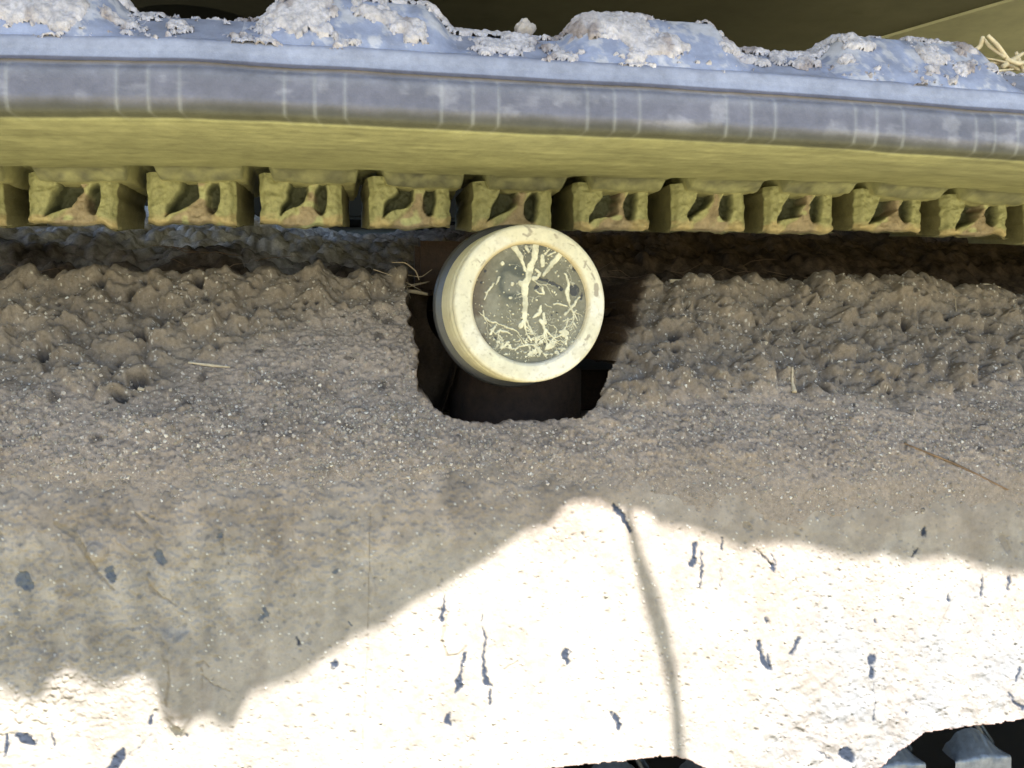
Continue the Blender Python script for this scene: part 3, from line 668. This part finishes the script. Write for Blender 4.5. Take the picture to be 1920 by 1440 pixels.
# ================================================================== carrier roller
RF = at_y(997, 569, -.012); RR = .0441
roller = empty('carrier_roller', tuple(RF)); roller.rotation_euler = (0, 0, R(6))
tag(roller, 'cream painted track roller with a mud splattered disc in its end', 'roller')
def lathe(name, prof_, material, parent, seg=160, colf=None, fine=None):
    pr = resample(prof_, fine, 0) if fine else np.array(prof_, float)
    th_ = np.linspace(0, 2*np.pi, seg+1)
    r_, T = np.meshgrid(pr[:, 0], th_, indexing='ij'); y_, _ = np.meshgrid(pr[:, 1], th_, indexing='ij')
    Pq = np.stack([r_*np.cos(T), y_, r_*np.sin(T)], -1)
    c = colf(r_, T, y_, Pq) if colf else None
    return link(name, grid_mesh(name, Pq, c, flip=True), material, parent)
def z2l(zx, zy): return ((zx-910)/505*.0332, -(zy-737)/508*.0332)
marks = [[(850, 80, 12), (880, 95, 22), (905, 130, 28), (870, 165, 22), (830, 150, 14)], [(900, 88, 14), (960, 95, 10)], [(1110, 140, 16), (1135, 170, 30)],
         [(1400, 360, 12), (1380, 420, 14)], [(1385, 370, 8), (1440, 440, 12)], [(1450, 470, 18), (1480, 520, 14)], [(1490, 570, 44), (1495, 650, 46)],
         [(1425, 1010, 30), (1400, 1045, 26)], [(1380, 1090, 22)], [(430, 370, 12), (460, 400, 12)], [(395, 420, 12)], [(340, 848, 14)], [(400, 990, 22)], [(545, 1165, 16)],
         [(520, 1195, 9)], [(380, 560, 16)], [(1290, 240, 9), (1230, 215, 6)], [(360, 725, 8)], [(470, 430, 10), (500, 380, 10)]]
def ringcol(r_, T, y_, Pq):
    c = np.broadcast_to(np.array([.55, .50, .37]), r_.shape+(3,)).copy()
    lx, lz = Pq[..., 0], Pq[..., 2]
    n_ = fbm(lx*160, lz*160, 1001, 4)
    c *= (1+.10*n_+.05*fbm(lx*500, y_*500, 1003, 3))[..., None]
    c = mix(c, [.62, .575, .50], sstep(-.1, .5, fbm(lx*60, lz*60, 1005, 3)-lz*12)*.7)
    front = y_ < .0015
    d = np.full(r_.shape, 1e9)
    w_ = 7*fbm(lx*900, lz*900, 1009, 3)
    zx = lx/.0332*505+910+w_; zy = -lz/.0332*508+737+w_
    for st in marks: d = np.minimum(d, stroke_sdf(zx, zy, st))
    c = mix(c, [.22, .18, .14], sstep(4, -5, d)*front*.8)
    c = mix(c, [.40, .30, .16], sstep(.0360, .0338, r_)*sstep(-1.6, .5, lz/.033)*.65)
    c = mix(c, [.48, .43, .32], sstep(.0, .45, fbm(lx*110+9, lz*110, 1007, 5, .6))*.55)
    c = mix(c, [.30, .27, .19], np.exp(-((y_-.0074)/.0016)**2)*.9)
    c = mix(c, [.45, .40, .24], sstep(.004, .012, y_)*.45)
    spk = sstep(.35, .55, fbm(lx*700, lz*700+y_*700, 1011, 2)); c = mix(c, [.30, .25, .18], spk*.35)
    return c
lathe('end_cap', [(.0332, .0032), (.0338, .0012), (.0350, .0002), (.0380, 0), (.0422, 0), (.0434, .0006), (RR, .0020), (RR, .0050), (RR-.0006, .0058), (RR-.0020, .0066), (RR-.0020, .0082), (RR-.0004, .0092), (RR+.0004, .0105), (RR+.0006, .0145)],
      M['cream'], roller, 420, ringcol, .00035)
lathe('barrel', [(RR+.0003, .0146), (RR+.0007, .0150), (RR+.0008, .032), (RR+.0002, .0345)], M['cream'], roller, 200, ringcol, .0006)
lathe('seal_ring', [(RR-.002, .0345), (RR+.0034, .0352), (RR+.0044, .037), (RR+.0036, .0382), (RR+.0046, .0394), (RR+.0040, .042), (RR-.004, .0425), (RR-.004, .05)], M['seal'], roller, 160)
lathe('axle', [(.030, .045), (.030, .20), (.0, .20)], M['dark'], roller, 64)
# recessed disc with splashed mud
q = np.linspace(-.0334, .0334, 330); LXg, LZg = np.meshgrid(q, q[::-1])
zx = LXg/.0332*505+910; zy = -LZg/.0332*508+737
wa = 9*fbm(LXg*500, LZg*500, 1101, 3); wb = 9*fbm(LXg*500, LZg*500, 1102, 3)
ZX, ZY = zx+wa, zy+wb
SP = [[(960, 225, 60), (945, 350, 52), (905, 430, 62), (890, 520, 58), (862, 580, 66), (865, 700, 50), (862, 850, 52)], [(820, 560, 40), (862, 580, 50)],
      [(765, 255, 52), (820, 330, 44), (845, 400, 26), (865, 455, 20)], [(870, 255, 28), (895, 295, 20)], [(1185, 300, 46), (1110, 390, 44), (1030, 490, 26)],
      [(960, 445, 30), (1000, 470, 26), (985, 510, 20), (940, 520, 40)], [(1080, 265, 16), (1040, 310, 14)], [(1130, 290, 20), (1070, 325, 14)], [(1015, 330, 40), (1020, 410, 30)], [(1070, 355, 16)],
      [(1225, 470, 18), (1260, 560, 26), (1240, 640, 40), (1265, 730, 18)], [(1350, 670, 16), (1300, 750, 26), (1220, 825, 18)], [(1120, 735, 12), (1180, 738, 18), (1240, 755, 12)],
      [(1020, 600, 22), (1030, 650, 20), (990, 650, 14), (950, 620, 10)], [(1005, 750, 16), (990, 820, 40), (940, 855, 12)], [(1030, 820, 22), (1040, 900, 34), (1000, 880, 30), (1045, 960, 22), (1060, 1040, 16), (1085, 1050, 10)],
      [(860, 870, 12), (825, 930, 44)], [(885, 880, 10), (890, 930, 14)], [(750, 570, 34)], [(735, 688, 30)], [(665, 400, 34)], [(640, 520, 26), (605, 580, 8)], [(590, 570, 8), (550, 620, 20), (510, 700, 10)],
      [(780, 432, 18)], [(730, 405, 14)], [(620, 462, 14)], [(760, 828, 20)], [(630, 790, 12)], [(965, 700, 20)], [(1135, 465, 22)], [(1160, 498, 20)], [(1140, 652, 14)], [(800, 660, 14), (830, 650, 8)],
      [(460, 810, 8), (540, 880, 16), (640, 915, 12), (740, 950, 10)], [(600, 1000, 10), (640, 965, 20), (730, 990, 14)], [(1180, 970, 26), (1230, 985, 60), (1215, 1000, 50)], [(660, 1120, 24), (720, 1060, 14)],
      [(700, 1075, 20)], [(1100, 1090, 60), (1060, 1120, 40)], [(1000, 1140, 30), (950, 1090, 20)], [(1300, 900, 16), (1330, 940, 10)], [(1320, 790, 12), (1290, 830, 8)], [(1150, 1000, 5), (1220, 1060, 4)], [(560, 960, 10), (600, 940, 24), (560, 1000, 16)],
      [(1040, 740, 8), (1100, 770, 6)], [(935, 680, 5), (925, 720, 6)], [(900, 1020, 26), (920, 1050, 14)], [(830, 1010, 14)], [(770, 1045, 16)], [(1160, 880, 14)], [(1215, 880, 18)], [(500, 560, 14)], [(490, 770, 12)]]
def grow(x0, y0, a0, w0, L, dep):
    st = [(x0, y0, w0)]; aa = a0
    for q_ in range(4):
        aa += random.gauss(0, .28); x0 += math.cos(aa)*L/4; y0 += math.sin(aa)*L/4; w0 *= .86; st.append((x0, y0, w0))
        if dep and random.random() < .55: grow(x0, y0, aa+random.choice((-1, 1))*random.uniform(.5, 1.1), w0*.75, L*.62, dep-1)
    SP.append(st)
random.seed(11)
for gx, gy, ga, gw, gl in [(862, 850, 1.9, 24, 150), (865, 850, 1.1, 22, 150), (1050, 960, .6, 20, 150), (1040, 960, 1.9, 22, 150), (1215, 985, -.9, 18, 130), (1215, 985, 2.2, 22, 150), (640, 965, 2.4, 14, 120), (740, 950, .7, 16, 150),
                           (500, 800, 1.2, 12, 150), (1265, 730, .9, 16, 160), (900, 1090, .2, 18, 170), (900, 1090, 2.9, 18, 170), (1090, 1090, -.7, 18, 150), (560, 960, .9, 12, 130), (940, 540, .4, 12, 120), (1300, 820, 1.8, 12, 120)]:
    grow(gx, gy, ga, gw, gl, 2)
sp = np.full(LXg.shape, 1e9)
for st in SP: sp = np.minimum(sp, stroke_sdf(ZX, ZY, st))
low_n = fbm(LXg*420, LZg*420, 1111, 5, .65)-.70+.62*sstep(880, 1150, zy+.0*zx+60*vn(LXg*90, LZg*90, 4))*sstep(1230, 1160, zy) + .12*sstep(700, 950, zx)*sstep(700, 900, zy)
sp = np.minimum(sp, -low_n*70)
e1_, e2_, ec_ = worley(ZX/34, ZY/34, 1131); f1_, f2_, fc_ = worley(ZX/16, ZY/16, 1132)
sz = sstep(600, 1000, zy)*.7+.3*sstep(500, 900, zx)
sp = np.minimum(sp, np.where(ec_ > .975-.12*sz, (e1_-.22)*34, 99)); sp = np.minimum(sp, np.where(fc_ > .985-.05*sz, (f1_-.24)*16, 99))
msk = sstep(4, -5, sp)
DK = [[(985, 520, 22), (1060, 535, 24), (1140, 570, 26), (1200, 610, 24)], [(960, 600, 28), (985, 575, 22)], [(1310, 610, 90), (1310, 615, 90)], [(1380, 640, 14), (1370, 690, 18)], [(1310, 430, 40)], [(510, 465, 26)], [(485, 560, 22)], [(850, 880, 26)], [(1100, 830, 20)], [(1150, 812, 18)], [(600, 1035, 24)], [(850, 1140, 14)], [(1035, 1085, 18)]]
dk = np.full(LXg.shape, 1e9)
for st in DK: dk = np.minimum(dk, stroke_sdf(ZX, ZY, st))
cdi = np.broadcast_to(np.array([.150, .138, .102]), LXg.shape+(3,)).copy()
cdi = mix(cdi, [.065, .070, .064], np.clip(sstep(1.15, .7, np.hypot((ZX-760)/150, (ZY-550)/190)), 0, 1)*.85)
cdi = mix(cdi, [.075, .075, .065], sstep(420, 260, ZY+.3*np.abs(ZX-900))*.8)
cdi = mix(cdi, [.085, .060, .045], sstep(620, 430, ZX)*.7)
cdi = mix(cdi, [.215, .20, .155], sstep(.0, .5, fbm(LXg*90, LZg*90, 1121, 3))*.6)
cdi = mix(cdi, [.045, .045, .05], sstep(4, -4, dk)*.9)
vein = sstep(.05, .01, np.abs(fbm(LXg*130, LZg*130, 1141, 4)))*sstep(-.1, .3, fbm(LXg*70, LZg*70, 1142, 2)+.5*sz-.25)
cdi = mix(cdi, [.36, .33, .25], vein*.8)
cdi = mix(cdi, [.60, .55, .40], msk*(.82+.4*fbm(LXg*300, LZg*300, 1143, 3)).clip(.4, .97))
rr_ = np.hypot(LXg, LZg)
Pdi = np.stack([LXg, .0030 - msk*.0006 + .0004*sstep(4, -4, dk), LZg], -1)
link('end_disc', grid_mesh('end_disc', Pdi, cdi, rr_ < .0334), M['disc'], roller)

# roller support seen in the dark opening
br = empty('roller_bracket', (0, 0, 0)); tag(br, 'dark rusty support bracket below the cream roller inside the opening', 'bracket')
a = at_y(905, 745, .075)
tubes('boss', [([(at_y(972, 745, .10)[0], .112, -.16), (at_y(972, 745, .10)[0], .112, -.10), (at_y(972, 745, .10)[0], .112, at_y(900, 692, .07)[2])], [.046, .046, .046])], M['rust'], br, 40)
b1_ = at_y(778, 450, .13); b2_ = at_y(850, 500, .13)
box('stay', (b1_[0], .13, b2_[2]-.02), (b2_[0]+.02, .15, b1_[2]), M['rust'], br, .004)
# frame far behind, painted grey
bm_ = empty('cross_beam'); tag(bm_, 'blue-grey painted steel beam glimpsed between the hanging track lugs', 'beam')
xb0 = float(at_y(225, 400, .66)[0])
box('web', (xb0, .66, -.2), (1.2, .69, .150), M['beam'], bm_, .004); box('flange', (xb0, .60, .151), (1.2, .72, .19), M['black'], bm_, .004)

far_t = empty('far_track'); tag(far_t, 'black far side track of the machine, dimly seen through the gaps between the lugs', 'rubber track')
xf0 = float(at_y(440, 400, 1.15)[0])
box('belt', (xf0, 1.15, .17), (2.0, 1.38, .37), M['black'], far_t, .01); box('side_frame', (xf0+.05, 1.2, -.28), (2.0, 1.36, .168), M['black'], far_t, .01)

# ================================================================== machine body above
ZH = .38
body = empty('machine_body', (0, 0, ZH)); body.location = (0, 0, 0)
tag(body, 'grimy olive underside of the digger body overhanging the track at the top of the picture', 'machine body')
SH = [(-560, 1330), (0, 1296), (30, 1310), (65, 1325), (85, 1310), (95, 1278), (125, 1262), (160, 1277), (190, 1295), (225, 1282), (260, 1270), (290, 1290), (300, 1335),
      (320, 1370), (350, 1372), (365, 1350), (390, 1345), (410, 1365), (435, 1370), (450, 1340), (470, 1300), (530, 1280), (575, 1260), (610, 1230), (665, 1192), (720, 1170), (780, 1128),
      (850, 1090), (900, 1055), (960, 1010), (990, 987), (1035, 975), (1055, 945), (1080, 925), (1130, 922), (1155, 940), (1215, 945), (1240, 978), (1280, 980), (1310, 988), (1350, 1005), (1395, 1025),
      (1425, 1015), (1465, 1010), (1510, 1015), (1560, 1030), (1610, 1045), (1660, 1035), (1700, 1050), (1760, 1040), (1810, 1045), (1860, 1065), (1920, 1072), (2300, 1110), (2800, 1130)]
def cast(uv, zt):
    """follow the sun's ray from the plate at picture point uv up to height zt"""
    Pp = at_y(uv[0], uv[1], -.031); k = (zt-Pp[2])/SUN[2]
    return Pp+SUN*k
edge_pts = [cast(p, ZH)[:2] for p in SH]  # unseen front edge, shaped to throw this shadow outline onto the plate
cE = at_z(362, 40, ZH)[:2]
outer = [tuple(p) for p in edge_pts]+[(2.2, edge_pts[-1][1]), (2.2, 1.5), (-.62, 1.5), (-.62, edge_pts[0][1])]
bm = bmesh.new()
def loop(pts):
    vs = [bm.verts.new((p[0], p[1], ZH)) for p in pts]
    return [bm.edges.new((vs[i], vs[(i+1) % len(vs)])) for i in range(len(vs))]
ed = loop(outer); ed += loop([(cE[0]+.082*math.cos(a_), cE[1]+.03+.082*math.sin(a_)) for a_ in np.linspace(0, 2*math.pi, 64, endpoint=False)])
fill = bmesh.ops.triangle_fill(bm, edges=ed, use_beauty=True, use_dissolve=False)
fs = [f for f in bm.faces]
ex = bmesh.ops.extrude_face_region(bm, geom=fs)
for v_ in [g_ for g_ in ex['geom'] if isinstance(g_, bmesh.types.BMVert)]: v_.co.z += .03
bmesh.ops.recalc_face_normals(bm, faces=list(bm.faces))
me = bpy.data.meshes.new('underside'); bm.to_mesh(me); bm.free()
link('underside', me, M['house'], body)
# shade under the body painted in, darkest round the slewing opening
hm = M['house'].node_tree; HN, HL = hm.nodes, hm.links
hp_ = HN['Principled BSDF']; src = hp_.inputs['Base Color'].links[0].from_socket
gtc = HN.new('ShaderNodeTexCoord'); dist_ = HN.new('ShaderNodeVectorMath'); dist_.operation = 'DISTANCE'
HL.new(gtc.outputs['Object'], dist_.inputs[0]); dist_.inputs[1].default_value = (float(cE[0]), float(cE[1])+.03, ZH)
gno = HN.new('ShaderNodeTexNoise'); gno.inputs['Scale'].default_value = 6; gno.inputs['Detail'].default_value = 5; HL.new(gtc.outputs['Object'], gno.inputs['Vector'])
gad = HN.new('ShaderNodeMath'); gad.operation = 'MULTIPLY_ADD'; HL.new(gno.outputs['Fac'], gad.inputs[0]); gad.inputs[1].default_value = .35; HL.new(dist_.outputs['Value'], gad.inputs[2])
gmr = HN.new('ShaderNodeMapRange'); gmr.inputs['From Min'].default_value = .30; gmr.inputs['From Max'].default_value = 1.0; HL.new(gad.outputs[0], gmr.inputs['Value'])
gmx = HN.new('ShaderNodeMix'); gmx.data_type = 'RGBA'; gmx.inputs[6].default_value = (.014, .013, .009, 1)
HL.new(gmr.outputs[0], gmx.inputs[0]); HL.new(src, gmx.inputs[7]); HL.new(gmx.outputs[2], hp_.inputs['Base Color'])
box('sump', (cE[0]-.3, cE[1]-.2, ZH+.10), (cE[0]+.3, cE[1]+.4, ZH+.12), M['black'], body)
box('upper_shell', (-.62, -.1, ZH+.14), (2.2, 1.5, 1.2), M['house'], body, .02)
# overlapping right hand panel
q0 = at_z(1630, 80, ZH-.004)[:2]; q1 = at_z(1925, -6, ZH-.004)[:2]
dq = q1-q0; far = q0-dq*3; near = q1+dq*.5
bm = bmesh.new()
vs = [bm.verts.new((p[0], p[1], ZH-.004)) for p in [tuple(far), tuple(near), (near[0]+1.2, near[1]), (2.0, 1.45), (min(far[0]+.2, 1.9), 1.45)]]
f = bm.faces.new(vs); ex = bmesh.ops.extrude_face_region(bm, geom=[f])
for v_ in [g_ for g_ in ex['geom'] if isinstance(g_, bmesh.types.BMVert)]: v_.co.z += .0035
bmesh.ops.recalc_face_normals(bm, faces=list(bm.faces))
me = bpy.data.meshes.new('belly_panel'); bm.to_mesh(me); bm.free(); link('belly_panel', me, M['house_lit'], body)
# hose is an unseen tube added to cast a thin shadow down the sunlit plate
hc = [(1182, 950, 22), (1195, 1030, 26), (1222, 1110, 40), (1240, 1180, 44), (1258, 1260, 34), (1268, 1340, 32), (1272, 1440, 34), (1275, 1600, 34)]
hp = [cast(c_, ZH+.015) for c_ in hc]
tubes('shadow_tube', [(hp, [c_[2]/F_PX*.47/2*.74 for c_ in hc])], M['shadow_tube'], body, 12)

# ================================================================== straws and bits
def surf_pt(uq, vq, lift=.0008):
    d_ = (mud_u-uq)**2+(mud_v-vq)**2; k_ = np.unravel_index(np.argmin(d_), d_.shape)
    return mud_P[k_]+mud_N[k_]*lift
bits = [([(1476, 708), (1481, 726), (1486, 742)], [.0005, .0009, .0016], 'thin straw stalk standing on the mud below the right mud lumps'),
        ([(1424, 648), (1432, 658), (1446, 672)], [.0012, .0018, .0010], 'short fat pale husk lying slanted on the mud right of the roller'),
        ([(1440, 582), (1460, 586), (1482, 592)], [.0007, .0013, .0006], 'flat pale straw flake high on the right mud bank'),
        ([(1518, 560), (1512, 572), (1530, 580)], [.0006, .0009, .0006], 'small crooked straw bit near the crest of the right mud bank'),
        ([(1255, 487), (1275, 500), (1300, 514)], [.0016, .0011, .0006], 'tan twig end lying on the crest right of the roller'),
        ([(355, 688), (395, 690), (432, 694)], [.0005, .0010, .0005], 'long thin pale straw lying level on the left mud bank'),
        ([(262, 735), (272, 737)], [.0012, .0008], 'tiny yellowish seed below the left mud lumps'),
        ([(338, 535), (352, 546)], [.0011, .0007], 'short pale chip near the crest of the left mud bank'),
        ([(205, 610), (222, 625), (224, 672)], [.0005, .0006, .0004], 'bent thin stem half sunk in the left mud bank'),
        ([(1688, 838), (1790, 872), (1888, 918)], [.0004, .0007, .0004], 'long dark twig lying across the smooth mud at the far right'),
        ([(1740, 552), (1782, 554), (1786, 590)], [.0003, .0004, .0003], 'hair-thin bent stem at the right end of the mud crest'),
        ([(1825, 530), (1850, 527), (1876, 522)], [.0003, .0006, .0005], 'pale thin straw on the crest at the far right')]
for pts, rads, lab in bits:
    pp = [surf_pt(*p_, lift=.0010) for p_ in pts]
    nm = 'twig' if 'twig' in lab else ('seed' if 'seed' in lab else 'straw')
    o_ = tubes(nm, [(pp, rads)], M['strawd'] if 'dark' in lab else M['straw3'], None, 7)
    tag(o_, lab, nm, 'straw bits stuck in the mud')
# bright fibre by the roller and roots
o_ = tubes('root_tuft', [([at_y(*p_, Y_) for p_ in c_], r_) for c_, r_, Y_ in [
    ([(735, 492), (760, 492), (780, 508), (786, 525)], [.0002, .0004, .0004, .0003], .075),
    ([(700, 505), (745, 520), (790, 545)], [.0003, .0003, .0002], .078), ([(720, 520), (755, 540), (800, 530)], [.0004, .0003, .0002], .08),
    ([(755, 545), (780, 547), (802, 552)], [.0011, .0014, .0010], .079), ([(740, 500), (760, 530), (770, 560)], [.0002, .0003, .0002], .077),
    ([(760, 515), (790, 520), (810, 505)], [.0003, .0003, .0002], .085), ([(735, 528), (770, 534), (805, 528)], [.0003, .0003, .0002], .082)]], M['straw2'])
tag(o_, 'tuft of curled dry rootlets between the left mud bank and the roller', 'roots')
Yt_ = -.052
tuft = [([(1788, 116), (1815, 100), (1838, 88), (1843, 68)], [.0010, .0014, .0013, .0010]), ([(1842, 70), (1856, 88), (1885, 108)], [.0008, .0010, .0009]),
        ([(1852, 66), (1870, 84), (1890, 112)], [.0009, .0012, .0013]), ([(1815, 118), (1850, 120), (1880, 118), (1912, 132)], [.0006, .0011, .0014, .0008]),
        ([(1842, 108), (1866, 112), (1890, 118)], [.0004, .0006, .0006]), ([(1820, 128), (1860, 134), (1900, 130)], [.0006, .0008, .0005]),
        ([(1880, 125), (1900, 112), (1918, 100)], [.0014, .0016, .0010]), ([(1905, 98), (1912, 118), (1922, 138)], [.0010, .0012, .0008]), ([(1885, 110), (1910, 120), (1935, 112)], [.0012, .0014, .0006]),
        ([(1870, 145), (1890, 148), (1915, 140)], [.0006, .0010, .0006]), ([(1890, 130), (1925, 128), (1950, 140)], [.0012, .0010, .0005])]
o_ = tubes('straw_tuft', [([at_y(p_[0], p_[1], Yt_+.004*math.sin(i_*2+j_)) for j_, p_ in enumerate(c_)], r_) for i_, (c_, r_) in enumerate(tuft)], M['straw'])
tag(o_, 'bleached bundle of straw lying on the track edge at the top right', 'straw')
# clod standing on the valley between treads
bm = bmesh.new(); bmesh.ops.create_icosphere(bm, subdivisions=4, radius=1)
pc_ = at_y(985, 52, -.050)
for v_ in bm.verts:
    n_ = float(fbm(np.array(v_.co.x*2.1+5), np.array(v_.co.z*2.1+v_.co.y*1.7), 1201, 4))
    v_.co *= 1+.45*n_
    k_ = 1-.35*max(v_.co.z, 0); v_.co = Vector((v_.co.x*.0048*k_, v_.co.y*.0040, v_.co.z*.0042))+Vector(pc_)
me = bpy.data.meshes.new('mud_clod'); bm.to_mesh(me); bm.free()
for p_ in me.polygons: p_.use_smooth = True
c_ = me.color_attributes.new('Col', 'FLOAT_COLOR', 'POINT'); c_.data.foreach_set('color', np.tile([.5, .44, .42, 1], len(me.vertices)))
tag(link('mud_clod', me, M['crust']), 'small pale clod of mud standing on the track between the two middle tread blocks', 'clod')
